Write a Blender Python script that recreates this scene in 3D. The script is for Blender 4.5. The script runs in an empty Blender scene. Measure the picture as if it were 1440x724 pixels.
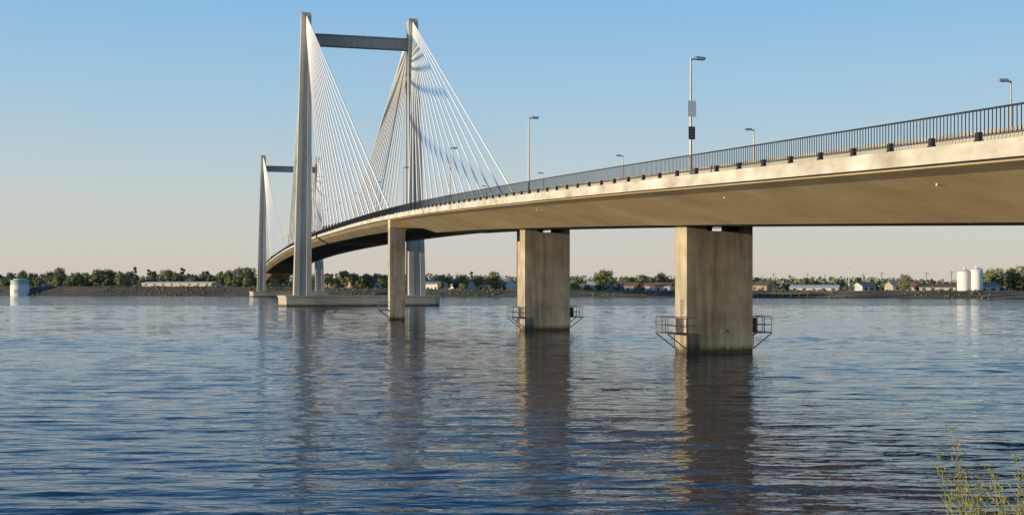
import bpy, math, random
import numpy as np
from mathutils import Vector, Matrix, noise as mnoise

random.seed(7)
scene = bpy.context.scene
COL = scene.collection
CAM_H = 4.87
F = 1600.0

# ------------------------------------------------------------------ materials
def new_mat(name):
    m = bpy.data.materials.new(name); m.use_nodes = True
    nt = m.node_tree
    b = nt.nodes["Principled BSDF"]
    return m, nt, b

def plain(name, col, rough=0.7, metal=0.0, var=0.12, scale=3.0):
    m, nt, b = new_mat(name)
    n = nt.nodes.new("ShaderNodeTexNoise"); n.inputs["Scale"].default_value = scale
    n.inputs["Detail"].default_value = 5
    tc = nt.nodes.new("ShaderNodeTexCoord")
    nt.links.new(tc.outputs["Object"], n.inputs["Vector"])
    r = nt.nodes.new("ShaderNodeValToRGB")
    r.color_ramp.elements[0].position = 0.3; r.color_ramp.elements[1].position = 0.7
    r.color_ramp.elements[0].color = tuple(c*(1-var) for c in col)+(1,)
    r.color_ramp.elements[1].color = tuple(min(1, c*(1+var)) for c in col)+(1,)
    nt.links.new(n.outputs["Fac"], r.inputs["Fac"])
    nt.links.new(r.outputs["Color"], b.inputs["Base Color"])
    b.inputs["Roughness"].default_value = rough
    b.inputs["Metallic"].default_value = metal
    return m

def concrete(name, c_dark, c_light, streak=(0.9, 0.9, 0.12), waterline=False, joints=None, big=0.12, stains=0.0):
    m, nt, b = new_mat(name)
    L = nt.links.new
    tc = nt.nodes.new("ShaderNodeTexCoord")
    mp = nt.nodes.new("ShaderNodeMapping"); mp.inputs["Scale"].default_value = streak
    L(tc.outputs["Object"], mp.inputs["Vector"])
    n1 = nt.nodes.new("ShaderNodeTexNoise"); n1.inputs["Scale"].default_value = 1.0
    n1.inputs["Detail"].default_value = 8; n1.inputs["Roughness"].default_value = 0.65
    L(mp.outputs["Vector"], n1.inputs["Vector"])
    n2 = nt.nodes.new("ShaderNodeTexNoise"); n2.inputs["Scale"].default_value = big
    n2.inputs["Detail"].default_value = 6
    L(tc.outputs["Object"], n2.inputs["Vector"])
    add = nt.nodes.new("ShaderNodeMath"); add.operation = 'ADD'
    L(n1.outputs["Fac"], add.inputs[0]); L(n2.outputs["Fac"], add.inputs[1])
    mul = nt.nodes.new("ShaderNodeMath"); mul.operation = 'MULTIPLY'; mul.inputs[1].default_value = 0.5
    L(add.outputs[0], mul.inputs[0])
    r = nt.nodes.new("ShaderNodeValToRGB")
    r.color_ramp.elements[0].position = 0.36; r.color_ramp.elements[1].position = 0.62
    r.color_ramp.elements[0].color = c_dark+(1,); r.color_ramp.elements[1].color = c_light+(1,)
    L(mul.outputs[0], r.inputs["Fac"])
    out = r.outputs["Color"]
    if stains:
        mp3 = nt.nodes.new("ShaderNodeMapping"); mp3.inputs["Scale"].default_value = (3.2, 3.2, 0.10)
        L(tc.outputs["Object"], mp3.inputs["Vector"])
        n5 = nt.nodes.new("ShaderNodeTexNoise"); n5.inputs["Scale"].default_value = 1.0; n5.inputs["Detail"].default_value = 5
        L(mp3.outputs["Vector"], n5.inputs["Vector"])
        r5 = nt.nodes.new("ShaderNodeValToRGB"); r5.color_ramp.elements[0].position = 0.36; r5.color_ramp.elements[1].position = 0.50
        r5.color_ramp.elements[0].color = (0.55, 0.52, 0.50, 1); r5.color_ramp.elements[1].color = (1, 1, 1, 1)
        L(n5.outputs["Fac"], r5.inputs["Fac"])
        mx = nt.nodes.new("ShaderNodeMixRGB"); mx.blend_type = 'MULTIPLY'; mx.inputs[0].default_value = stains
        L(out, mx.inputs[1]); L(r5.outputs["Color"], mx.inputs[2]); out = mx.outputs[0]
    if joints:
        br = nt.nodes.new("ShaderNodeTexBrick")
        br.inputs["Color1"].default_value = (1, 1, 1, 1); br.inputs["Color2"].default_value = (0.86, 0.86, 0.85, 1)
        br.inputs["Mortar"].default_value = (0.66, 0.64, 0.6, 1)
        br.inputs["Scale"].default_value = 1.0; br.inputs["Mortar Size"].default_value = 0.02
        br.inputs["Brick Width"].default_value = joints[0]; br.inputs["Row Height"].default_value = joints[1]
        br.offset = 0.0
        mp2 = nt.nodes.new("ShaderNodeMapping")
        mp2.inputs["Rotation"].default_value = joints[2]
        L(tc.outputs["Object"], mp2.inputs["Vector"]); L(mp2.outputs["Vector"], br.inputs["Vector"])
        mx = nt.nodes.new("ShaderNodeMixRGB"); mx.blend_type = 'MULTIPLY'; mx.inputs[0].default_value = joints[3]
        L(out, mx.inputs[1]); L(br.outputs["Color"], mx.inputs[2]); out = mx.outputs[0]
    if waterline:
        sp = nt.nodes.new("ShaderNodeSeparateXYZ"); L(tc.outputs["Object"], sp.inputs[0])
        n3 = nt.nodes.new("ShaderNodeTexNoise"); n3.inputs["Scale"].default_value = 2.5
        L(tc.outputs["Object"], n3.inputs["Vector"])
        ma = nt.nodes.new("ShaderNodeMath"); ma.operation = 'MULTIPLY_ADD'
        ma.inputs[1].default_value = -0.5; L(n3.outputs["Fac"], ma.inputs[0]); L(sp.outputs["Z"], ma.inputs[2])
        r2 = nt.nodes.new("ShaderNodeValToRGB")
        r2.color_ramp.elements[0].position = 0.0; r2.color_ramp.elements[0].color = (0.16, 0.16, 0.13, 1)
        r2.color_ramp.elements[1].position = 0.5; r2.color_ramp.elements[1].color = (1, 1, 1, 1)
        e = r2.color_ramp.elements.new(0.14); e.color = (0.5, 0.48, 0.43, 1)
        L(ma.outputs[0], r2.inputs["Fac"])
        mx = nt.nodes.new("ShaderNodeMixRGB"); mx.blend_type = 'MULTIPLY'; mx.inputs[0].default_value = 1
        L(out, mx.inputs[1]); L(r2.outputs["Color"], mx.inputs[2]); out = mx.outputs[0]
    L(out, b.inputs["Base Color"])
    b.inputs["Roughness"].default_value = 0.85
    bp = nt.nodes.new("ShaderNodeBump"); bp.inputs["Strength"].default_value = 0.25; bp.inputs["Distance"].default_value = 0.03
    n4 = nt.nodes.new("ShaderNodeTexNoise"); n4.inputs["Scale"].default_value = 4; n4.inputs["Detail"].default_value = 8
    L(tc.outputs["Object"], n4.inputs["Vector"]); L(n4.outputs["Fac"], bp.inputs["Height"])
    L(bp.outputs["Normal"], b.inputs["Normal"])
    return m

M_PIER = concrete("pier_concrete", (0.27, 0.225, 0.165), (0.56, 0.485, 0.37), (0.9, 0.9, 0.14), True, (9.0, 3.6, (math.radians(90), 0, 0), 0.35), 0.5, 0.55)
M_TOWER = concrete("tower_concrete", (0.40, 0.38, 0.33), (0.52, 0.495, 0.43), (0.8, 0.8, 0.06), True, None, 0.12, 0.25)
M_DECK = concrete("deck_concrete", (0.60, 0.45, 0.26), (0.79, 0.63, 0.39), (0.5, 0.25, 0.5), False, (60.0, 5.5, (0, 0, 0), 0.6), 0.2)
M_FASCIA = concrete("fascia_concrete", (0.36, 0.325, 0.265), (0.72, 0.68, 0.60), (2.0, 0.5, 1.2), False, None, 0.35)
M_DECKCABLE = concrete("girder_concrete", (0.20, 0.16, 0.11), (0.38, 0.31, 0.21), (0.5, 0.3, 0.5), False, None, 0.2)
M_BEAM = concrete("crossbeam_concrete", (0.20, 0.20, 0.19), (0.36, 0.35, 0.32), (0.8, 0.8, 0.3))
M_PED = concrete("pedestal_concrete", (0.33, 0.29, 0.22), (0.55, 0.49, 0.38), (0.3, 0.3, 0.6), True)
M_STEEL = plain("dark_steel", (0.035, 0.035, 0.035), 0.5, 0.3)
M_GALV = plain("galvanised_steel", (0.42, 0.43, 0.43), 0.45, 0.5)
M_POLE = plain("pole_metal", (0.40, 0.38, 0.33), 0.5, 0.3)
M_CABLE = plain("cable_sheath", (0.85, 0.84, 0.80), 0.5, 0, 0.03)
M_ASPH = plain("asphalt", (0.055, 0.055, 0.057), 0.9, 0, 0.2, 2)
M_PAINT = plain("road_paint", (0.75, 0.75, 0.7), 0.7)
M_WHITE = plain("white_paint", (0.74, 0.73, 0.69), 0.6, 0, 0.06, 1)
M_RUSTY = plain("weathered_steel", (0.13, 0.11, 0.09), 0.7, 0.3, 0.3, 6)
M_GLASS = plain("window_glass", (0.05, 0.06, 0.07), 0.2)
M_LENS = plain("lamp_lens", (0.6, 0.6, 0.58), 0.3)
M_TRUNK = plain("bark", (0.09, 0.07, 0.05), 0.9)
M_WOOD = plain("pole_wood", (0.12, 0.09, 0.07), 0.9)
M_DOOR = plain("door_paint", (0.18, 0.1, 0.07), 0.6)
M_TEAL = plain("pale_green_paint", (0.34, 0.48, 0.42), 0.6)

def foliage(name, dark, light):
    m, nt, b = new_mat(name); L = nt.links.new
    oi = nt.nodes.new("ShaderNodeObjectInfo")
    tc = nt.nodes.new("ShaderNodeTexCoord")
    n = nt.nodes.new("ShaderNodeTexNoise"); n.inputs["Scale"].default_value = 0.6; n.inputs["Detail"].default_value = 4
    L(tc.outputs["Object"], n.inputs["Vector"])
    a = nt.nodes.new("ShaderNodeMath"); a.operation = 'MULTIPLY_ADD'; a.inputs[1].default_value = 0.4
    L(oi.outputs["Random"], a.inputs[0]); L(n.outputs["Fac"], a.inputs[2])
    r = nt.nodes.new("ShaderNodeValToRGB")
    r.color_ramp.elements[0].position = 0.4; r.color_ramp.elements[1].position = 0.95
    r.color_ramp.elements[0].color = dark+(1,); r.color_ramp.elements[1].color = light+(1,)
    L(a.outputs[0], r.inputs["Fac"]); L(r.outputs["Color"], b.inputs["Base Color"])
    b.inputs["Roughness"].default_value = 0.8
    b.inputs["Specular IOR Level"].default_value = 0.2
    return m
M_LEAF = foliage("hazed_leaves", (0.10, 0.125, 0.06), (0.25, 0.25, 0.11))  # far-bank greens lightened to carry aerial haze in the colour
M_WOODS = foliage("hazed_distant_leaves", (0.15, 0.17, 0.11), (0.22, 0.23, 0.15))  # paler, greyer green: distance haze is mixed into the leaf colour
M_SHRUB = foliage("shrub_leaves", (0.22, 0.24, 0.07), (0.40, 0.38, 0.12))
M_STEM = plain("dry_stem", (0.34, 0.31, 0.12), 0.8)

def wall_mat(name, c): return plain(name, c, 0.8, 0, 0.08, 0.6)
WALLS = [wall_mat("wall_cream", (0.50, 0.44, 0.35)), wall_mat("wall_white", (0.58, 0.56, 0.51)),
         wall_mat("wall_tan", (0.38, 0.29, 0.2)), wall_mat("wall_grey", (0.35, 0.35, 0.35))]
ROOFS = [wall_mat("roof_brown", (0.16, 0.11, 0.08)), wall_mat("roof_grey", (0.24, 0.23, 0.22)),
         wall_mat("roof_red", (0.34, 0.14, 0.09)), wall_mat("roof_white", (0.6, 0.58, 0.54))]

# ------------------------------------------------------------------ mesh builder
class MB:
    def __init__(s): s.v = []; s.f = []; s.mi = []
    def add(s, vs, fs, mi=0):
        o = len(s.v); s.v += [tuple(p) for p in vs]
        for f in fs: s.f.append(tuple(i+o for i in f)); s.mi.append(mi)
    def box(s, x0, x1, y0, y1, z0, z1, mi=0):
        vs = [(x, y, z) for z in (z0, z1) for y in (y0, y1) for x in (x0, x1)]
        s.add(vs, [(0, 2, 3, 1), (4, 5, 7, 6), (0, 1, 5, 4), (2, 6, 7, 3), (0, 4, 6, 2), (1, 3, 7, 5)], mi)
    def tube(s, a, b, r0, r1=None, n=6, mi=0, cap=True):
        r1 = r0 if r1 is None else r1
        a = Vector(a); b = Vector(b); d = (b-a)
        if d.length < 1e-6: return
        d.normalize()
        up = Vector((0, 0, 1)) if abs(d.z) < 0.9 else Vector((1, 0, 0))
        p = d.cross(up).normalized(); q = d.cross(p)
        vs = []
        for c, r in ((a, r0), (b, r1)):
            for i in range(n):
                t = 2*math.pi*i/n
                vs.append(c+p*(r*math.cos(t))+q*(r*math.sin(t)))
        fs = [(i, i+n, (i+1) % n+n, (i+1) % n) for i in range(n)]
        if cap: fs += [tuple(range(n)), tuple(range(2*n-1, n-1, -1))]
        s.add(vs, fs, mi)
    def loft(s, rings, cap=True, mi=0):
        n = len(rings[0]); vs = [p for r in rings for p in r]; fs = []
        for k in range(len(rings)-1):
            for i in range(n):
                j = (i+1) % n
                fs.append((k*n+i, k*n+j, (k+1)*n+j, (k+1)*n+i))
        if cap:
            fs.append(tuple(range(n-1, -1, -1))); fs.append(tuple(range((len(rings)-1)*n, len(rings)*n)))
        s.add(vs, fs, mi)
    def mesh(s, name, mats, smooth=False, fixn=True):
        me = bpy.data.meshes.new(name); me.from_pydata(s.v, [], s.f)
        for m in (mats if isinstance(mats, (list, tuple)) else [mats]): me.materials.append(m)
        me.polygons.foreach_set("material_index", s.mi)
        if smooth: me.polygons.foreach_set("use_smooth", [True]*len(me.polygons))
        me.update()
        if fixn:
            import bmesh
            bm = bmesh.new(); bm.from_mesh(me); bmesh.ops.recalc_face_normals(bm, faces=bm.faces); bm.to_mesh(me); bm.free()
        return me
    def obj(s, name, mats, parent=None, **k):
        return mk(name, s.mesh(name, mats, **k), parent)

def mk(name, data, parent=None):
    o = bpy.data.objects.new(name, data); COL.objects.link(o)
    if parent: o.parent = parent
    return o
def tag(o, label, category, group=None):
    o["label"] = label; o["category"] = category
    if group: o["group"] = group
    return o
def clone(top, loc, rotz=0.0, scale=1.0, children=None):
    t = top.copy(); COL.objects.link(t)
    t.location = loc; t.rotation_euler = (0, 0, rotz)
    t.scale = (scale,)*3 if not isinstance(scale, tuple) else scale
    mp = {top: t}
    for c in children:
        cc = c.copy(); COL.objects.link(cc); cc.parent = mp[c.parent]; mp[c] = cc
    return t

# ------------------------------------------------------------------ terrain
def ys(x):
    xc = max(-700, min(450, x))
    return 583-0.423*xc + 2.5*math.sin(x*0.03)+1.5*math.sin(x*0.11+1)
def sm(a, b, t):
    t = max(0, min(1, (t-a)/(b-a))); return t*t*(3-2*t)
def crest(x): return 5.3-2.0*sm(-190, 20, x)
def gh_w(x, w):
    c = crest(x)
    if w < -8: return -3
    if w < 0: return -3+(w+8)/8*2.7
    if w < 10: return -0.3+(c+0.3)*w/10
    if w < 14: return c
    if w < 26: return c-1.0*(w-14)/12
    return c-1.0+min(6.5, 0.012*max(0, w-40))*(1-0.55*sm(-100, 300, x))
def gh(x, y): return gh_w(x, (y-ys(x))*0.921)

def build_ground():
    xs = [-9000, -5000, -3000, -1800, -1200, -900]
    xs += list(range(-760, 600, 8)) + [650, 750, 900, 1200, 1800, 3000, 5000, 9000]
    near = [(-600, 6), (-60, 5.5), (-15, 4.2), (-4, 3.3), (3, 3.2), (6, 2.7), (10, 1.7), (14, 0.6), (18, -0.4), (30, -3), (60, -3)]
    ws = [-8, -4, 0, 1.5, 3, 5, 7, 8.5, 10, 12, 14, 18, 22, 26, 32, 40, 60, 90, 130, 180, 260, 380, 600, 1000, 2000, 4000, 9000]
    m = MB(); V = []
    for (y, z) in near:
        for x in xs:
            V.append((x, y, z+(0.12*mnoise.noise((x*0.3, y*0.3, 0)) if z > -1 else 0)))
    for w in ws:
        for x in xs:
            j = 0.5*mnoise.noise((x*0.2, w*0.5, 3.0))+0.3*mnoise.noise((x*0.7, w, 9.0)) if 0 < w < 40 else 0
            V.append((x, ys(x)+w/0.921, gh_w(x, w)+j))
    n = len(xs); R = len(near)+len(ws); Fc = []
    for r in range(R-1):
        for i in range(n-1):
            Fc.append((r*n+i, r*n+i+1, (r+1)*n+i+1, (r+1)*n+i))
    m.add(V, Fc)
    mat, nt, b = new_mat("ground_material"); L = nt.links.new
    geo = nt.nodes.new("ShaderNodeNewGeometry")
    sp = nt.nodes.new("ShaderNodeSeparateXYZ"); L(geo.outputs["True Normal"], sp.inputs[0])
    slope = nt.nodes.new("ShaderNodeMapRange"); slope.inputs[1].default_value = 0.96; slope.inputs[2].default_value = 0.92
    L(sp.outputs["Z"], slope.inputs[0])
    tc = nt.nodes.new("ShaderNodeTexCoord")
    n1 = nt.nodes.new("ShaderNodeTexNoise"); n1.inputs["Scale"].default_value = 0.03; n1.inputs["Detail"].default_value = 8
    L(tc.outputs["Object"], n1.inputs["Vector"])
    r1 = nt.nodes.new("ShaderNodeValToRGB")
    r1.color_ramp.elements[0].position = .38; r1.color_ramp.elements[1].position = .6
    r1.color_ramp.elements[0].color = (0.07, 0.085, 0.03, 1); r1.color_ramp.elements[1].color = (0.24, 0.19, 0.11, 1)
    L(n1.outputs["Fac"], r1.inputs[0])
    n2 = nt.nodes.new("ShaderNodeTexVoronoi"); n2.inputs["Scale"].default_value = 0.8
    L(tc.outputs["Object"], n2.inputs["Vector"])
    r2 = nt.nodes.new("ShaderNodeValToRGB")
    r2.color_ramp.elements[0].position = .0; r2.color_ramp.elements[1].position = 1.0
    r2.color_ramp.elements[0].color = (0.10, 0.078, 0.06, 1); r2.color_ramp.elements[1].color = (0.035, 0.03, 0.025, 1)
    L(n2.outputs["Distance"], r2.inputs[0])
    mx = nt.nodes.new("ShaderNodeMixRGB"); L(slope.outputs[0], mx.inputs[0]); L(r1.outputs[0], mx.inputs[1]); L(r2.outputs[0], mx.inputs[2])
    L(mx.outputs[0], b.inputs["Base Color"]); b.inputs["Roughness"].default_value = 0.95
    o = m.obj("ground", mat); o["kind"] = "structure"
build_ground()

def build_water():
    rng = np.random.default_rng(11)
    ysn = np.concatenate([np.arange(10, 44, 0.11), np.arange(44, 110, 0.22), np.arange(110, 300, 0.7), np.arange(300, 760, 3.0), [760, 1300]])
    dy = np.gradient(ysn)
    xin = np.arange(-125, 125, 0.36)
    xl = -125-np.cumsum(np.linspace(0.5, 6, 120)); xr = 125+np.cumsum(np.linspace(0.5, 6, 120))-0.34
    xs = np.concatenate([[-9000, -3000], xl[::-1], xin, xr, [3000, 9000]])
    dx = np.gradient(xs)
    X, Y = np.meshgrid(xs, ysn)
    Z = np.zeros_like(X)
    N = 110
    lam = np.exp(rng.uniform(np.log(0.45), np.log(4.0), N))
    th = math.radians(86)+rng.normal(0, 0.36, N)
    ph = rng.uniform(0, 6.28, N)
    slope = 0.0125
    G = np.zeros_like(X)
    for i in range(12):
        l = rng.uniform(12, 70); t = rng.uniform(0, 3.14); G += np.cos(2*np.pi/l*(X*math.cos(t)*0.45+Y*math.sin(t))+rng.uniform(0, 6.28))
    G = 1.0+0.28*np.clip(G/2.4, -2, 2)
    for i in range(N):
        kx = 2*np.pi/lam[i]*math.cos(th[i]); ky = 2*np.pi/lam[i]*math.sin(th[i])
        cx = np.clip((lam[i]/abs(math.cos(th[i])+1e-3)/np.abs(dx)-2.2)/2.5, 0, 1); cy = np.clip((lam[i]/np.abs(dy)-2.2)/2.5, 0, 1)
        att = cx[None, :]*cy[:, None]
        sl = slope*(1.0 if lam[i] < 2.0 else 0.7)
        Z += att*(sl*lam[i]/(2*np.pi))*np.sin(kx*X+ky*Y+ph[i])
    Z *= G
    Z[-2:, :] = 0; Z[:, :2] = 0; Z[:, -2:] = 0
    nv = X.size; R, C = X.shape
    me = bpy.data.meshes.new("water")
    me.vertices.add(nv); me.vertices.foreach_set("co", np.stack([X.ravel(), Y.ravel(), Z.ravel()], 1).ravel().astype(np.float32))
    idx = np.arange(nv).reshape(R, C)
    q = np.stack([idx[:-1, :-1], idx[:-1, 1:], idx[1:, 1:], idx[1:, :-1]], -1).reshape(-1, 4)
    me.loops.add(q.size); me.loops.foreach_set("vertex_index", q.ravel().astype(np.int32))
    me.polygons.add(len(q)); me.polygons.foreach_set("loop_start", np.arange(0, q.size, 4, dtype=np.int32))
    me.polygons.foreach_set("use_smooth", np.ones(len(q), dtype=bool))
    me.update(calc_edges=True)
    mat, nt, b = new_mat("river_water"); L = nt.links.new
    b.inputs["Base Color"].default_value = (0.004, 0.022, 0.050, 1)
    b.inputs["Roughness"].default_value = 0.015
    b.inputs["IOR"].default_value = 1.33
    tc = nt.nodes.new("ShaderNodeTexCoord")
    prev = None
    layers = [(5, (0.35, 1.4), 3.0, 0.55, 0.10), (-8, (1.2, 3.6), 2.0, 0.5, 0.025)]
    for rot, sc, det, ro, dist in layers:
        mp = nt.nodes.new("ShaderNodeMapping"); mp.inputs["Scale"].default_value = (sc[0], sc[1], 1)
        mp.inputs["Rotation"].default_value = (0, 0, math.radians(rot))
        L(tc.outputs["Object"], mp.inputs["Vector"])
        n = nt.nodes.new("ShaderNodeTexNoise"); n.inputs["Scale"].default_value = 1; n.inputs["Detail"].default_value = det
        n.inputs["Roughness"].default_value = ro; n.inputs["Distortion"].default_value = 0.4
        L(mp.outputs["Vector"], n.inputs["Vector"])
        bp = nt.nodes.new("ShaderNodeBump"); bp.inputs["Strength"].default_value = 1.0; bp.inputs["Distance"].default_value = dist
        L(n.outputs["Fac"], bp.inputs["Height"])
        if prev: L(prev.outputs["Normal"], bp.inputs["Normal"])
        prev = bp
    L(prev.outputs["Normal"], b.inputs["Normal"])
    me.materials.append(mat)
    o = mk("water", me); o["kind"] = "structure"
build_water()

# ------------------------------------------------------------------ bridge
ANG = math.atan2(410, 1600)
T = Vector((-40.1, 299.7, 0))
def B(s, o, z): return Vector((T.x+math.cos(ANG)*o-math.sin(ANG)*s, T.y+math.sin(ANG)*o+math.cos(ANG)*s, z))
bridge = mk("cable_stayed_bridge", None); bridge.location = T; bridge.rotation_euler = (0, 0, ANG)
tag(bridge, "long pale concrete cable-stayed road bridge crossing a wide river", "bridge")

SPAN = 305.0
cp = [(-360, 5.3), (-300, 8.2), (-269, 9.62), (-245, 10.85), (-216, 12.3), (-161, 14.7), (-127, 15.85), (-85, 16.95), (0, 18.5), (80, 19.3), (152.5, 19.6)]
cp = cp + [(SPAN-a, z) for a, z in reversed(cp[:-1])]
_S = np.arange(-400, 720, 1.0); _Z = np.interp(_S, [c[0] for c in cp], [c[1] for c in cp])
k = np.exp(-0.5*(np.arange(-45, 46)/15.0)**2); k /= k.sum()
_Zs = np.convolve(np.pad(_Z, 45, mode='edge'), k, mode='valid')
def dz(s): return float(np.interp(s, _S, _Zs))
HW = 11.2
S0, S1 = -352, 650
PA, PB = -131.0, SPAN+131.0

def stations(a, b, st=4.0):
    n = max(1, int(math.ceil((b-a)/st))); return [a+(b-a)*i/n for i in range(n+1)]
def sweep(profile, a, b, m, mi=0, st=4.0):
    rings = []
    for s in stations(a, b, st):
        z = dz(s); rings.append([(x, s, z+h) for x, h in profile])
    m.loft(rings, True, mi)
deck = mk("deck", None, bridge)
m = MB(); sweep([(-HW, -0.02), (-HW+0.5, 0.0), (HW-0.5, 0.0), (HW, -0.02), (HW, -0.62), (HW-0.3, -0.66), (-HW+0.3, -0.66), (-HW, -0.62)], S0, S1, m)
m.obj("deck_slab", M_FASCIA, deck)
for a, b_ in ((S0, PA+1.2), (PB-1.2, S1)):
    m = MB(); sweep([(-HW+0.35, -0.662), (-HW+0.4, -0.72), (-9.7, -0.92), (-4.0, -2.55), (4.0, -2.55), (9.7, -0.92), (HW-0.4, -0.72), (HW-0.35, -0.662)], a, b_, m)
    m.obj("box_girder", M_DECK, deck)
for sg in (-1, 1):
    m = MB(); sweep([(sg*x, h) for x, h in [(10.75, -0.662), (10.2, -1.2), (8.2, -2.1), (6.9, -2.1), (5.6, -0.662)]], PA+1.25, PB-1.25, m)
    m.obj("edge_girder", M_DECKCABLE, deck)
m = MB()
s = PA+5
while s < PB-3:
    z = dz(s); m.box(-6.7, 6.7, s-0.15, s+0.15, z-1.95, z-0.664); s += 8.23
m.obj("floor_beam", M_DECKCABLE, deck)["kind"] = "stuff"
m = MB(); sweep([(-8.6, 0.004), (8.6, 0.004), (8.6, -0.01), (-8.6, -0.01)], S0, S1, m); m.obj("road_surface", M_ASPH, deck)
m = MB(); s = S0+4
while s < S1-6:
    for x in (-4.3, 4.3):
        m.add([(x-0.06, s, dz(s)+0.012), (x+0.06, s, dz(s)+0.012), (x+0.06, s+3, dz(s+3)+0.012), (x-0.06, s+3, dz(s+3)+0.012)], [(0, 1, 2, 3)])
    s += 12
for x in (-0.15, 0.15):
    for s in stations(S0, S1-8, 8)[:-1]:
        m.add([(x-0.05, s, dz(s)+0.012), (x+0.05, s, dz(s)+0.012), (x+0.05, s+7.9, dz(s+7.9)+0.012), (x-0.05, s+7.9, dz(s+7.9)+0.012)], [(0, 1, 2, 3)])
m.obj("lane_marking", M_PAINT, deck)
for sg in (-1, 1):
    m = MB(); sweep([(sg*8.9, 0.004), (sg*9.25, 0.004), (sg*9.15, 0.42), (sg*9.0, 0.42)], S0, S1, m)
    sweep([(sg*8.98, 0.5), (sg*9.16, 0.5), (sg*9.16, 0.62), (sg*8.98, 0.62)], S0, S1, m)
    m.obj("traffic_barrier", M_PED, deck)
m0 = MB(); m0.tube((0, 0, 0.2), (0, 0, -0.03), 0.04, n=8)
me = m0.mesh("soffit_luminaire", M_WHITE)  # unlit white knobs standing for the small luminaires under the deck
for s in (-262, -243, -205):
    o = mk("soffit_luminaire", me, deck); o.location = (-8.9, s, dz(s)-1.2)

# railings
RPOST = 2.6
for sg in (-1, 1):
    rail = MB(); x = sg*(HW-0.28)
    sweep([(x-0.035, 1.03), (x+0.035, 1.03), (x+0.035, 1.09), (x-0.035, 1.09)], S0, S1, rail)
    sweep([(x-0.02, 0.17), (x+0.02, 0.17), (x+0.02, 0.205), (x-0.02, 0.205)], S0, S1, rail)
    s = S0+0.1
    step = 0.2
    while s < S1-0.1:
        z = dz(s); w = 0.013
        rail.add([(x-w, s-w, z+0.2), (x+w, s-w, z+0.2), (x+w, s+w, z+0.2), (x-w, s+w, z+0.2),
                  (x-w, s-w, z+1.04), (x+w, s-w, z+1.04), (x+w, s+w, z+1.04), (x-w, s+w, z+1.04)],
                 [(0, 1, 5, 4), (1, 2, 6, 5), (2, 3, 7, 6), (3, 0, 4, 7)])
        s += step if s < 150 else 0.6
    ro = rail.obj("railing", M_STEEL, bridge, fixn=False)
    def post(m, s):
        z = dz(s)
        m.box(x-0.09, x+0.09, s-0.10, s+0.10, z-0.02, z+0.32)
    pm0 = MB()
    pm0.box(-0.08, 0.08, -0.10, 0.10, 0.062, 0.32); pm0.box(-0.10, 0.10, -0.12, 0.12, 0.003, 0.06)
    pme = pm0.mesh("railing_bracket", M_STEEL)
    s = -267.2-RPOST*20
    rest = MB(); cnt = 0
    while s < S1:
        if s > -275 and s < -15 and cnt < 100:
            o = mk("railing_bracket", pme, ro); o.location = (x, s, dz(s)); cnt += 1
            if sg > 0: o.rotation_euler = (0, 0, math.pi)
        else: post(rest, s)
        s += RPOST
    r = rest.obj("railing_bracket", M_STEEL, ro); r["kind"] = "stuff"

# piers
def pier_mesh(hw, ht, ztop):
    m = MB()
    z = ztop
    out = [(-hw, -3.5), (hw, -3.5), (hw, z), (hw-0.9, z), (hw-0.95, z-0.42), (-hw+1.6, z-0.42), (-hw+1.55, z), (-hw, z)]
    m.loft([[(x, -ht, zz) for x, zz in out], [(x, ht, zz) for x, zz in out]])
    return m
def platform(parent, side, hw, ht, box=True):
    p = mk("service_platform", None, parent)
    m = MB(); d = side; x0 = d*(hw+0.003); x1 = d*(hw+1.5)
    a, b_ = min(x0, x1), max(x0, x1)
    y0, y1 = -ht-0.1, ht+0.1
    m.box(a, b_, y0, y1, 1.48, 1.56)
    m.obj("platform_floor", M_RUSTY, p)
    m = MB()
    for y in (y0+0.05, y1-0.05):
        for zz in (2.1, 2.7): m.tube((x0, y, zz), (x1, y, zz), 0.03)
        for xx in (x1, (x0+x1)/2): m.tube((xx, y, 1.5), (xx, y, 2.7), 0.03)
        m.tube((x0, y, 0.35), (x1, y, 1.47), 0.05)
        m.tube((x0, y, 0.35), (x0, y, 1.5), 0.05)
    for zz in (2.1, 2.7): m.tube((x1, y0+0.05, zz), (x1, y1-0.05, zz), 0.03)
    m.tube((x1, 0, 1.5), (x1, 0, 2.7), 0.03)
    m.obj("platform_railing", M_RUSTY, p)
    if box:
        m = MB(); xb = d*(hw+0.45); m.box(xb-0.18, xb+0.18, -0.5, 0.0, 1.57, 2.55); m.box(xb-0.22, xb+0.22, -0.55, 0.05, 2.553, 2.6)
        m.obj("equipment_box", M_RUSTY if side > 0 else M_GALV, p)
        m = MB(); yl = -ht*0.3
        for yy_ in (yl-0.2, yl+0.2): m.tube((d*(hw+0.12), yy_, 0.1), (d*(hw+0.12), yy_, 4.0), 0.025)
        zz = 0.3
        while zz < 3.9: m.tube((d*(hw+0.12), yl-0.2, zz), (d*(hw+0.12), yl+0.2, zz), 0.02); zz += 0.3
        m.obj("ladder", M_GALV, p)
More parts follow.
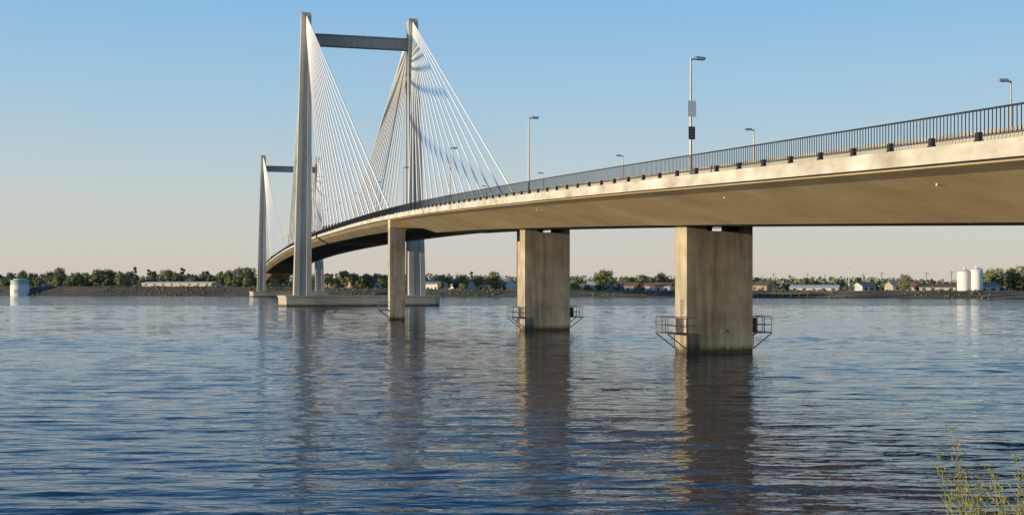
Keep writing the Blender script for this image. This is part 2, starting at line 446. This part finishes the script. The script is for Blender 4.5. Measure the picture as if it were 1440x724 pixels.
for s in (-222, -176.5, -267.5, SPAN+176.5, SPAN+222, SPAN+267.5, SPAN+313):
    top = dz(s)-2.56
    o = pier_mesh(2.62, 1.1, top).obj("pier", M_PIER, bridge); o.location = (0, s, 0)
    for xb in (-0.6, 1.1):
        m = MB(); m.box(xb-0.3, xb+0.3, -0.4, 0.4, top-0.417, top-0.003)
        m.obj("bearing", M_RUSTY, o)
    if s < 0:
        platform(o, -1, 2.62, 1.1); platform(o, 1, 2.62, 1.1)
    if s == -222:
        m = MB(); m.box(0.05, 0.45, -1.125, -1.103, 1.6, 1.8); m.obj("notice_plate", M_GALV, o)
    if s in (-222, -176.5):
        m = MB()
        pts = [(-1.1, top-0.1), (-0.4, top-0.22), (0.4, top-0.14), (1.2, top-0.25), (1.9, top-0.12)]
        for a, b_ in zip(pts[:-1], pts[1:]): m.tube((a[0], -1.16, a[1]), (b_[0], -1.16, b_[1]), 0.03)
        m.obj("power_conduit", M_STEEL, o)
for s in (PA, PB):
    p = mk("anchor_pier", None, bridge); p.location = (0, s, 0)
    for x in (-10.0, 10.0):
        m = MB(); zt = dz(s)-0.67
        m.loft([[(x-1.15, -1.0, -3.5), (x+1.15, -1.0, -3.5), (x+1.15, 1.0, -3.5), (x-1.15, 1.0, -3.5)],
                [(x-1.15, -1.0, zt-1.3), (x+1.15, -1.0, zt-1.3), (x+1.15, 1.0, zt-1.3), (x-1.15, 1.0, zt-1.3)]])
        m.obj("column", M_PIER, p)
    m = MB()
    m.box(-11.15, 11.15, -1.12, 1.12, zt-1.298, zt-0.004)
    m.obj("cap_beam", M_DECK, p)
    if s < 0:
        m = MB()
        for y in (-0.8, 0.8):
            for zz in (1.5, 2.1, 2.7): m.tube((-11.16, y, zz), (-12.7, y, zz), 0.04)
            m.tube((-12.7, y, 1.5), (-12.7, y, 2.7), 0.04); m.tube((-11.16, y, 0.4), (-12.7, y, 1.5), 0.05)
        m.box(-12.75, -11.16, -0.85, 0.85, 1.42, 1.5)
        m.obj("service_platform", M_RUSTY, p)

# towers
def tower(s0, ztop):
    t = mk("tower", None, bridge); t.location = (0, s0, 0)
    m = MB()
    ped = [(-20.9, -2.5), (-19.2, -4.6), (19.2, -4.6), (20.9, -2.5), (20.9, 2.5), (19.2, 4.6), (-19.2, 4.6), (-20.9, 2.5)]
    m.loft([[(x, y, -3.5) for x, y in ped], [(x, y, 2.35) for x, y in ped]])
    m.loft([[(x*1.012, y*1.04, 2.352) for x, y in ped], [(x*1.012, y*1.04, 2.8) for x, y in ped]])
    m.obj("pedestal", M_PED, t)
    for sg in (-1, 1):
        m = MB(); rings = []
        for i in range(9):
            f = i/8; z = 2.803+(ztop-2.803)*f
            xi = 12.7; xo = 17.2-2.0*f; hd = 2.6-0.9*f; g = 0.3; w = xo-xi
            a = xi+w*0.30; b_ = xi+w*0.70
            pr = [(xi, -hd), (a, -hd), (a+0.1, -hd+g), (b_-0.1, -hd+g), (b_, -hd), (xo, -hd), (xo, hd), (b_, hd), (b_-0.1, hd-g), (a+0.1, hd-g), (a, hd), (xi, hd)]
            rings.append([(sg*x, y, z) for x, y in pr])
        m.loft(rings)
        m.box(min(sg*12.9, sg*15.0), max(sg*12.9, sg*15.0), -1.3, 1.3, ztop+0.003, ztop+0.5)
        for xx in (12.9, 15.0):
            for yy_ in (-1.3, 1.3): m.tube((sg*xx, yy_, ztop+0.4), (sg*xx, yy_, ztop+1.3), 0.06)
        m.obj("tower_leg", M_TOWER, t)
    zb = ztop-5.1
    m = MB()
    m.loft([[(-12.69, -1.0, zb-2.7), (-12.69, 1.0, zb-2.7), (-12.69, 1.0, zb), (-12.69, -1.0, zb)],
            [(12.69, -1.0, zb-2.7), (12.69, 1.0, zb-2.7), (12.69, 1.0, zb), (12.69, -1.0, zb)]])
    m.box(-12.69, 12.69, -1.25, 1.25, zb+0.002, zb+0.3)
    m.obj("crossbeam", M_BEAM, t)
    return t
T1 = tower(0, 75.6); T2 = tower(SPAN, 72.8)

NC = 16
def cables(sT, ztop, limit):
    anchors = MB(); cnt = 0; rest = MB()
    order = []
    for dirn in ((-1, 1) if sT == 0 else (1, -1)):
        for sg in (-1, 1):
            for i in range(NC):
                step = 7.73 if dirn*(1 if sT == 0 else -1) < 0 else 8.6
                sA = sT+dirn*(14+i*step)
                zt = ztop-4.6+i*(4.2/(NC-1))
                order.append((sg, dirn, i, sA, zt))
    order.sort(key=lambda t: t[3])
    for sg, dirn, i, sA, zt in order:
        a = Vector((sg*13.9, sT+dirn*1.2, zt)); b_ = Vector((sg*10.6, sA, dz(sA)+0.05))
        if cnt < limit:
            m = MB(); m.tube(a, b_, 0.16, n=6); m.obj("stay_cable", M_CABLE, bridge, smooth=False); cnt += 1
        else: rest.tube(a, b_, 0.16, n=5)
        anchors.tube(b_, b_+(a-b_).normalized()*1.8, 0.19, n=8)
        anchors.box(sg*10.6-0.3, sg*10.6+0.3, sA-0.6, sA+0.6, dz(sA)+0.005, dz(sA)+0.35)
    anchors.obj("cable_anchorage", M_STEEL, bridge)["kind"] = "stuff"
    if rest.v: rest.obj("stay_cable", M_CABLE, bridge)["kind"] = "stuff"
cables(0, 75.6, 64); cables(SPAN, 72.8, 36)

# ------------------------------------------------------------------ street lamps
lamp = mk("street_lamp", None)
tag(lamp, "tall slim grey metal street lamp on the bridge deck", "street lamp", "street lamps along the bridge")
m = MB(); m.tube((0, 0, 0), (0, 0, 6.5), 0.085, 0.05, 10); m.tube((0, 0, 0), (0, 0, 0.25), 0.16, 0.14, 8)
m.tube((0, 0, 6.4), (0.3, 0, 6.46), 0.04, n=8)
lp = m.obj("pole", M_POLE, lamp)
m = MB()
m.loft([[(0.15, -0.07, 6.42), (0.15, 0.07, 6.42), (0.15, 0.05, 6.52), (0.15, -0.05, 6.52)],
        [(0.32, -0.14, 6.42), (0.32, 0.14, 6.42), (0.32, 0.1, 6.60), (0.32, -0.1, 6.60)],
        [(0.85, -0.13, 6.44), (0.85, 0.13, 6.44), (0.85, 0.08, 6.57), (0.85, -0.08, 6.57)]])
lh = m.obj("lamp_head", M_GALV, lamp)
m = MB(); m.box(0.4, 0.8, -0.1, 0.1, 6.40, 6.425); ll = m.obj("lens", M_LENS, lh)
first = True
for sg in (-1, 1):
    for i in range(0, 18):
        s = (-242 if sg < 0 else -241.5)+34*i
        if s > SPAN+100: break
        x = sg*(HW-0.75) if s < PA or s > PB else sg*(HW-0.28-1.2)
        zo = 0 if sg < 0 else -0.25
        loc = B(s, x, dz(s)+zo); rot = ANG if sg < 0 else ANG+math.pi
        if first: lamp.location = loc; lamp.rotation_euler = (0, 0, rot); first = False
        else: clone(lamp, loc, rot, 1.0, [lp, lh, ll])
def sign(name, z0, z1, w, back, frm, label):
    e = mk(name, None); e.location = B(-242, -(HW-0.75), dz(-242)); e.rotation_euler = (0, 0, ANG)
    tag(e, label, "sign")
    m = MB(); m.box(-w/2, w/2, -0.16, -0.135, z0, z1); m.obj("panel", back, e)
    m = MB(); m.box(-0.12, 0.12, -0.133, -0.095, z0+0.1, z0+0.15); m.box(-0.12, 0.12, -0.133, -0.095, z1-0.15, z1-0.1)
    m.obj("bracket", frm, e)
    return e
sign("road_sign", 3.25, 4.12, 0.50, M_WHITE, M_STEEL, "plain grey metal sign panel fixed to a bridge lamp pole")
e = sign("notice_sign", 2.0, 2.7, 0.38, M_STEEL, M_GALV, "small dark notice panel fixed low on a bridge lamp pole")
m = MB()
for j, w in enumerate((0.26, 0.2, 0.26, 0.18)): m.box(-w/2, w/2, -0.166, -0.162, 2.60-j*0.15-0.02, 2.60-j*0.15)
m.obj("panel_face", M_GALV, e)

# ------------------------------------------------------------------ trees
def crown_mesh(seed, R, H, z0, nl, nleaf, leaf):
    rnd = random.Random(seed); m = MB()
    for i in range(nl):
        t = rnd.random(); zc = z0+H*(0.12+0.8*t); rr = R*math.sqrt(max(0.05, 1-(abs(t-0.42)/0.62)**2))
        a = rnd.random()*6.28; q = rr*rnd.uniform(0.1, 0.75)
        c = Vector((q*math.cos(a), q*math.sin(a), zc)); lr = R*rnd.uniform(0.28, 0.5)
        for j in range(nleaf):
            d = Vector((rnd.gauss(0, 1), rnd.gauss(0, 1), rnd.gauss(0, 0.85))).normalized()
            p = c+d*lr*rnd.uniform(0.55, 1.08); s = leaf*rnd.uniform(0.6, 1.3)
            u = d.orthogonal().normalized(); u.rotate(Matrix.Rotation(rnd.random()*6.28, 3, d)); v = d.cross(u)
            u = (u+d*rnd.uniform(-.6, .6)).normalized(); v = (v+d*rnd.uniform(-.6, .6)).normalized()
            m.add([p-u*s, p-v*s*0.7, p+u*s, p+v*s*0.7], [(0, 1, 2, 3)])
    return m.mesh("crown", M_LEAF, fixn=False)
def trunk_mesh(seed, h, r):
    rnd = random.Random(seed); m = MB()
    m.tube((0, 0, -0.4), (0, 0, h*0.5), r, r*0.7, 7); m.tube((0, 0, h*0.5), (0.2, 0.1, h), r*0.7, r*0.3, 7)
    for i in range(5):
        a = rnd.random()*6.28; z = h*rnd.uniform(0.4, 0.8); l = h*0.35
        m.tube((0, 0, z), (l*math.cos(a), l*math.sin(a), z+l*0.8), r*0.35, r*0.12, 5)
    return m.mesh("trunk", M_TRUNK)
protos = []
for i, (R, H, z0, nl) in enumerate([(4.2, 7.5, 1.6, 15), (5.0, 8.5, 1.8, 18), (3.4, 6.0, 1.2, 12), (4.6, 6.5, 1.4, 14), (1.8, 11, 1.2, 14), (3.0, 8.5, 1.6, 13)]):
    t = mk("tree", None); c = mk("crown", crown_mesh(i+10, R, H, z0, nl, 90, 0.42), t); k_ = mk("trunk", trunk_mesh(i, z0+H*0.6, 0.3), t)
    protos.append((t, [c, k_], i))
labels = {0: "round leafy green shade tree on the grassy river bank", 1: "broad leafy green shade tree among riverside houses",
          2: "small round green tree on the river bank", 3: "wide low green tree among riverside houses",
          4: "tall narrow green poplar tree on the river bank", 5: "upright green tree among riverside houses"}
used = set()
def put_tree(u, y, sc, kind=None):
    x = (u-720)/F*y
    w = (y-ys(x))*0.921
    if w < 18: y = ys(x)+24/0.921
    i = kind if kind is not None else random.choice([0, 1, 2, 3, 3, 0, 5, 2, 4] if random.random() < .5 else [0, 1, 3, 2])
    t, ch, _ = protos[i]
    loc = (x, y, gh(x, y)-0.2); rot = random.random()*6.28
    if i not in used:
        used.add(i); t.location = loc; t.rotation_euler = (0, 0, rot); t.scale = (sc,)*3
        tag(t, labels[i], "tree", "trees along the far river bank")
    else:
        clone(t, loc, rot, (sc*random.uniform(.9, 1.2), sc*random.uniform(.9, 1.2), sc*random.uniform(.85, 1.1)), ch)
def yy(u, w):
    k_ = (u-720)/F
    y = 583/(1+0.423*k_)+w/0.921/(1+0.423*k_); return y
def band(u0, u1, n, w0, w1, s0, s1, kinds=None):
    for i in range(n):
        u = u0+(u1-u0)*(i+random.random())/n
        put_tree(u, yy(u, random.uniform(w0, w1)), random.uniform(s0, s1), random.choice(kinds) if kinds else None)
band(-20, 360, 46, 30, 75, 0.75, 1.25)
band(-20, 370, 30, 90, 220, 0.9, 1.4)
band(75, 185, 7, 26, 40, 1.1, 1.4, [0, 1, 3])
band(448, 545, 16, 26, 90, 0.8, 1.25)
band(598, 725, 22, 30, 130, 0.65, 1.15)
band(798, 955, 34, 28, 160, 0.6, 1.1)
band(1058, 1440, 50, 24, 220, 0.4, 0.9)
band(1385, 1445, 7, 30, 60, 0.9, 1.25, [1, 0])
band(960, 1058, 6, 60, 160, 0.5, 0.8)
def woods():
    rnd = random.Random(3); m = MB()
    for i in range(26000):
        x = rnd.uniform(-1100, 1100); w = rnd.choice([rnd.uniform(300, 460), rnd.uniform(130, 180)]); y = ys(x)+w/0.921
        hmax = 8+3.5*mnoise.noise((x*0.02, w*0.01, 0))+3.0*mnoise.noise((x*0.09, 4, 0))
        hmax *= 1-0.3*sm(150, 400, x)
        if w < 200: hmax *= 0.85
        z = gh(x, y)+rnd.random()**0.7*max(1.5, hmax)
        s = rnd.uniform(0.8, 1.7); a = rnd.random()*3.14; ta = rnd.uniform(-.5, .5)
        u = Vector((math.cos(a), math.sin(a), 0))*s; v = Vector((0, ta, 1)).normalized()*s*0.7
        p = Vector((x, y, z)); m.add([p-u, p-v, p+u, p+v], [(0, 1, 2, 3)])
    o = m.obj("distant_wood", M_WOODS, fixn=False); o["kind"] = "stuff"
    tag(o, "distant green belt of trees behind the riverside houses", "wood")
woods()
def scrub():
    rnd = random.Random(5); m = MB()
    for i in range(1500):
        x = rnd.uniform(-560, 420); w = rnd.choice([rnd.uniform(1, 12), rnd.uniform(9, 30)])
        if mnoise.noise((x*0.02, 0, 7)) < -0.15: continue
        y = ys(x)+w/0.921; z = gh(x, y); r = rnd.uniform(0.4, 1.4)
        for j in range(14):
            d = Vector((rnd.gauss(0, 1), rnd.gauss(0, 1), abs(rnd.gauss(0, .7)))).normalized()
            p = Vector((x, y, z))+d*r*rnd.uniform(.3, 1); s = 0.35; u = d.orthogonal().normalized()*s; v = d.cross(u).normalized()*s
            m.add([p-u, p-v, p+u, p+v], [(0, 1, 2, 3)])
    o = m.obj("bank_scrub", M_LEAF, fixn=False); o["kind"] = "stuff"; tag(o, "low green scrub on the rocky river embankment", "scrub")
scrub()

# ------------------------------------------------------------------ houses
def house(w, d, h, rh, wm, rm, nwin, u, wd, label, cat="house", name="house", rot=0.0, dz_=0.0):
    y = yy(u, wd); x = (u-720)/F*y
    e = mk(name, None); e.location = (x, y, gh(x, y)-0.1+dz_); e.rotation_euler = (0, 0, rot)
    tag(e, label, cat, "buildings along the far river bank")
    m = MB(); m.box(-w/2, w/2, -d/2, d/2, -1, h)
    m.add([(-w/2, -d/2, h), (-w/2, d/2, h), (-w/2, 0, h+rh-0.15)], [(0, 1, 2)]); m.add([(w/2, -d/2, h), (w/2, d/2, h), (w/2, 0, h+rh-0.15)], [(0, 2, 1)])
    m.obj("wall", wm, e)
    m = MB(); o = 0.5; t = 0.2; sl = rh/(d/2)
    ring = lambda xx: [(xx, -d/2-o, h-o*sl+0.01), (xx, 0, h+rh+0.01), (xx, d/2+o, h-o*sl+0.01), (xx, d/2+o, h-o*sl+t), (xx, 0, h+rh+t), (xx, -d/2-o, h-o*sl+t)]
    m.loft([ring(-w/2-o), ring(w/2+o)]); m.obj("roof", rm, e)
    wm_ = MB(); wm_.box(-0.8, 0.8, -0.05, 0.03, 0, 1.3); me_ = wm_.mesh("window", M_GLASS)
    for i in range(nwin):
        if nwin > 2 and i == nwin//2: continue
        o_ = mk("window", me_, e); o_.location = (-w/2+w*(i+0.5)/nwin, -d/2, 1.1)
    m = MB(); m.box(-0.55, 0.55, -0.05, 0.03, 0.1, 2.2); o_ = m.obj("door", M_DOOR, e); o_.location = (-w/2+w*(nwin//2+0.5)/nwin+(0 if nwin > 2 else -w/4+1.2), -d/2, 0)
HS = [
 (45, 75, 14, 8, 4.5, 2, 0, 3), (62, 90, 12, 8, 5.4, 2, 1, 0), (14, 80, 11, 8, 4, 2, 2, 0),
 (112, 100, 12, 8, 4, 2, 0, 2), (178, 70, 12, 9, 4, 2.2, 0, 1), (262, 75, 13, 9, 5.6, 2.3, 0, 0), (285, 85, 14, 9, 5.2, 2.2, 2, 2), (318, 80, 13, 9, 5.4, 2.1, 0, 2),
 (340, 60, 12, 8, 3.6, 2, 1, 1), (462, 60, 14, 9, 4, 2, 0, 0), (497, 50, 14, 9, 4.4, 2.4, 1, 2), (522, 55, 12, 8, 4.6, 2, 0, 0),
 (612, 40, 13, 8, 4.2, 2, 1, 1), (633, 60, 14, 9, 4.8, 2, 0, 0), (655, 48, 12, 8, 3.8, 2, 1, 1), (690, 55, 14, 9, 4.4, 2, 2, 0), (708, 70, 12, 8, 4.8, 2, 1, 1),
 (812, 60, 12, 8, 3.6, 2, 1, 2), (838, 48, 9, 8, 3.6, 1.8, 3, 0), (868, 45, 12, 8, 3.2, 1.6, 1, 1), (1075, 90, 12, 9, 3.4, 1.8, 0, 2),
 (1215, 60, 9, 7, 3.2, 1.8, 1, 1), (1262, 100, 10, 9, 3.4, 2.2, 1, 0), (1288, 45, 8, 7, 2.8, 1.4, 2, 0), (1400, 70, 10, 9, 3.4, 1.6, 0, 1)]
wn = ["cream", "white", "tan", "grey"]; rn = ["brown", "grey", "red", "white"]
for (u, wd, w, d, h, rh, ri, wi) in HS:
    house(w, d, h, rh, WALLS[wi], ROOFS[ri], 2 if w < 13 else 4, u, wd, "%s walled house with %s gable roof near the river bank" % (wn[wi], rn[ri]), rot=random.uniform(-1.0, .6))
house(50, 10, 2.6, 0.8, WALLS[0], ROOFS[3], 8, 255, 19, "long low white shed standing behind the rocky dyke", "building", "long_shed", -0.35)
house(24, 10, 3.4, 1.6, WALLS[1], ROOFS[2], 6, 912, 40, "long white house with red roof near the river bank", "building", "long_house", -0.3)
house(12, 9, 3.0, 1.4, WALLS[1], ROOFS[2], 4, 888, 60, "white house with red roof near the river bank", "house", "house", -0.3)
house(22, 12, 2.2, 1.2, WALLS[1], ROOFS[3], 5, 1146, 20, "low white warehouse with pale roof at the riverside", "building", "warehouse", -0.35)
house(16, 12, 2.8, 1.4, WALLS[0], ROOFS[0], 4, 1318, 40, "low cream warehouse with brown roof at the riverside", "building", "warehouse", -0.35)
house(18, 12, 3.4, 1.4, WALLS[1], ROOFS[1], 5, 1384, 36, "white industrial shed beside two silos", "building", "warehouse", -0.35)

def cyl_ring(r, z, n=20): return [(r*math.cos(2*math.pi*i/n), r*math.sin(2*math.pi*i/n), z) for i in range(n)]
for u, r, h in ((1356, 3.1, 8.8), (1373, 2.8, 9.6)):
    y = yy(u, 22); x = (u-720)/F*y
    e = mk("silo", None); e.location = (x, y, gh(x, y)); tag(e, "white cylindrical storage silo with domed top on the river bank", "silo", "silos on the river bank")
    m = MB(); m.loft([cyl_ring(r, -0.5), cyl_ring(r, h*0.45), cyl_ring(r*1.02, h*0.45+.02), cyl_ring(r*1.02, h*0.45+.3), cyl_ring(r, h*0.45+.32), cyl_ring(r, h)]); m.obj("tank_wall", M_WHITE, e)
    m = MB(); m.loft([cyl_ring(r*1.03, h+.003), cyl_ring(r*.92, h+.7), cyl_ring(r*.7, h+1.3), cyl_ring(r*.4, h+1.7), cyl_ring(.5, h+1.8), cyl_ring(.5, h+2.6)]); m.obj("silo_top", M_WHITE, e)
    m = MB()
    for i in range(10):
        a = 2*math.pi*i/10; m.tube((r*math.cos(a), r*math.sin(a), h), (r*math.cos(a), r*math.sin(a), h+1.2), .05)
        a2 = 2*math.pi*(i+1)/10; m.tube((r*math.cos(a), r*math.sin(a), h+1.2), (r*math.cos(a2), r*math.sin(a2), h+1.2), .05)
    for a in (-.25, .25): m.tube((a, -r-.2, 0), (a, -r-.2, h+.8), .05)
    zz = .5
    while zz < h+.6: m.tube((-.25, -r-.2, zz), (.25, -r-.2, zz), .04); zz += .6
    m.obj("ladder", M_GALV, e)
x, y = -307.5, 711
e = mk("water_intake_tank", None); e.location = (x, y, 0.4); tag(e, "round white intake tank with pale green top at the water's edge", "water tank")
m = MB(); m.loft([cyl_ring(5.6, -3, 28), cyl_ring(5.6, 6.0, 28)]); m.obj("tank_wall", M_WHITE, e)
m = MB(); m.loft([cyl_ring(5.4, 6.003, 28), cyl_ring(5.4, 8.4, 28), cyl_ring(5.75, 8.42, 28), cyl_ring(5.75, 8.9, 28), cyl_ring(5.2, 9.0, 28), cyl_ring(3.8, 9.3, 28), cyl_ring(3.6, 9.9, 28), cyl_ring(.4, 10.0, 28)]); m.obj("tank_top", M_TEAL, e)
m = MB(); m.box(-1, 1, -5.8, -5.5, .8, 3.2); m.obj("door", M_TEAL, e)
y = yy(1085, -4); x = (1085-720)/F*y
e = mk("wharf", None); e.location = (x, y, 0); e.rotation_euler = (0, 0, -0.4); tag(e, "low weathered timber wharf on piles along the river bank", "wharf")
m = MB(); m.box(-18, 18, -2.5, 2.5, 1.9, 2.4); m.obj("wharf_deck", M_WOOD, e)
pm = MB(); pm.tube((0, 0, -3), (0, 0, 1.9), .3, n=7); pme = pm.mesh("pile", M_WOOD)
for i in range(10):
    for yv in (-2, 2): o = mk("pile", pme, e); o.location = (-17+i*3.75, yv, 0)

up = mk("utility_pole", None); tag(up, "tall wooden utility pole with crossarms behind the river bank", "utility pole", "utility poles behind the bank")
m = MB(); m.tube((0, 0, -1), (0, 0, 11), .2, .12, 6); c1 = m.obj("pole", M_WOOD, up)
m = MB(); m.box(-1.3, 1.3, -.07, .07, 10.1, 10.25); m.box(-1.0, 1.0, -.07, .07, 9.1, 9.22); c2 = m.obj("crossarm", M_WOOD, up)
ups = [(1072, 120, .8), (1088, 60, .9), (1112, 150, .8), (1136, 90, .9), (1160, 140, .85), (1214, 110, .9), (1240, 150, 1), (1268, 130, .9), (1303, 100, .95), (1338, 120, 1.), (812, 90, .9), (860, 120, .8), (925, 100, .9), (690, 80, .9), (1420, 90, 1.0), (230, 90, 1.0), (145, 120, 1.0)]
for i, (u, wd, sc) in enumerate(ups):
    y = yy(u, wd); x = (u-720)/F*y; loc = (x, y, gh(x, y))
    if i == 0: up.location = loc; up.scale = (sc,)*3
    else: clone(up, loc, random.uniform(-.5, .5), sc, [c1, c2])
y = yy(1194, 24); x = (1194-720)/F*y
e = mk("light_mast", None); e.location = (x, y, gh(x, y)); tag(e, "tall pale light mast with twin floodlights on the river bank", "light mast")
m = MB(); m.tube((0, 0, 0), (0, 0, 11.5), .25, .16, 8); m.obj("pole", M_WHITE, e)
m = MB(); m.box(-0.8, 0.8, -.3, .3, 11.3, 11.7); m.obj("floodlight", M_WHITE, e)

# ------------------------------------------------------------------ near shrubs
def shrub(x, y, h, seed, label):
    rnd = random.Random(seed); st = MB(); lf = MB()
    g = 2.7-(y-6)*0.25
    for i in range(7):
        a = rnd.random()*6.28; sp_ = rnd.uniform(.03, .14)*h
        p = Vector((rnd.uniform(-.05, .05), rnd.uniform(-.05, .05), 0)); tip = Vector((sp_*math.cos(a), sp_*math.sin(a), h*rnd.uniform(.72, 1.0)))
        prev = p
        N = 15
        for j in range(1, N+1):
            f = j/N; q = p.lerp(tip, f)+Vector((tip.x*.3*f*f, tip.y*.3*f*f, 0))+Vector((rnd.uniform(-.007, .007), rnd.uniform(-.007, .007), 0))
            st.tube(prev, q, .0036*(1-f*.7), .0036*(1-f*.7)-.0002, 4, cap=False)
            if f > .3:
                for k_ in range(4):
                    b_ = rnd.random()*6.28; l = rnd.uniform(.03, .12)*(1.4-f)
                    e_ = q+Vector((math.cos(b_)*l, math.sin(b_)*l, l*1.2)); st.tube(q, e_, .0014, .0008, 3, cap=False)
                    for t in range(9):
                        c = q.lerp(e_, rnd.uniform(.2, 1.1)); d = Vector((rnd.gauss(0, 1), rnd.gauss(0, 1), rnd.gauss(.4, 1))).normalized(); ll_ = rnd.uniform(.005, .015)
                        s_ = d.orthogonal().normalized()*ll_*.3
                        lf.add([c, c+d*ll_*.5+s_, c+d*ll_, c+d*ll_*.5-s_], [(0, 1, 2, 3)])
            prev = q
    e = mk("wild_shrub", None); e.location = (x, y, g-0.05); tag(e, label, "shrub", "wild shrubs on the near bank")
    st.obj("stem", M_STEM, e, fixn=False); lf.obj("foliage", M_SHRUB, e, fixn=False)
for i, (x, y, h) in enumerate([(2.56, 6.0, 1.48), (2.45, 6.1, 1.24), (2.50, 6.2, 1.36), (2.62, 5.8, 1.28), (2.66, 5.9, 1.24), (2.52, 5.9, 1.20)]):
    shrub(x, y, h, 30+i, "wispy yellow-green wild shrub growing on the river bank")

# ------------------------------------------------------------------ light, sky, camera
sun_dir = Vector((-0.94, -0.335, 0)).normalized(); EL = math.radians(5.2)
sd = Vector((sun_dir.x*math.cos(EL), sun_dir.y*math.cos(EL), math.sin(EL)))
sl = bpy.data.lights.new("sun", 'SUN'); sl.energy = 5.0; sl.angle = math.radians(0.5); sl.color = (1.0, 0.82, 0.54)
so = bpy.data.objects.new("sun", sl); COL.objects.link(so); so.rotation_euler = sd.to_track_quat('Z', 'Y').to_euler(); so.location = (-50, -50, 80)
w = bpy.data.worlds.new("World"); scene.world = w; w.use_nodes = True; nt = w.node_tree; L = nt.links.new
sky = nt.nodes.new("ShaderNodeTexSky"); sky.sky_type = 'NISHITA'; sky.sun_disc = False
sky.sun_elevation = EL; sky.sun_rotation = math.atan2(sun_dir.x, sun_dir.y) % (2*math.pi)
sky.air_density = 1.0; sky.dust_density = 1.0; sky.ozone_density = 2.5; sky.altitude = 100
tc = nt.nodes.new("ShaderNodeTexCoord"); sp = nt.nodes.new("ShaderNodeSeparateXYZ"); L(tc.outputs["Generated"], sp.inputs[0])
rp = nt.nodes.new("ShaderNodeValToRGB"); cr = rp.color_ramp
pts = [(0.0, (0.70, 0.63, 0.56)), (0.03, (0.70, 0.66, 0.60)), (0.08, (0.62, 0.68, 0.69)), (0.15, (0.44, 0.64, 0.79)), (0.25, (0.27, 0.55, 0.86)), (0.45, (0.10, 0.29, 0.62)), (1.0, (0.04, 0.15, 0.40))]
cr.elements[0].position = 0; cr.elements[0].color = pts[0][1]+(1,); cr.elements[1].position = 1; cr.elements[1].color = pts[-1][1]+(1,)
for p, c in pts[1:-1]:
    e = cr.elements.new(p); e.color = c+(1,)
L(sp.outputs["Z"], rp.inputs["Fac"])
sc_ = nt.nodes.new("ShaderNodeVectorMath"); sc_.operation = 'SCALE'; sc_.inputs["Scale"].default_value = 1/0.14
L(rp.outputs["Color"], sc_.inputs[0])
mx = nt.nodes.new("ShaderNodeMixRGB"); mx.inputs[0].default_value = 0.84
L(sky.outputs[0], mx.inputs[1]); L(sc_.outputs[0], mx.inputs[2])
bg = nt.nodes["Background"]; bg.inputs["Strength"].default_value = 0.14
L(mx.outputs[0], bg.inputs["Color"])
cam = bpy.data.cameras.new("camera"); co = bpy.data.objects.new("camera", cam); COL.objects.link(co)
co.location = (0, 0, CAM_H); co.rotation_euler = (math.radians(90), 0, 0)
cam.sensor_width = 36; cam.lens = 36*F/1440; cam.shift_y = 42/1440; cam.clip_end = 20000; cam.clip_start = 0.1
scene.camera = co
scene.view_settings.view_transform = 'Standard'; scene.view_settings.look = 'None'; scene.view_settings.exposure = 0
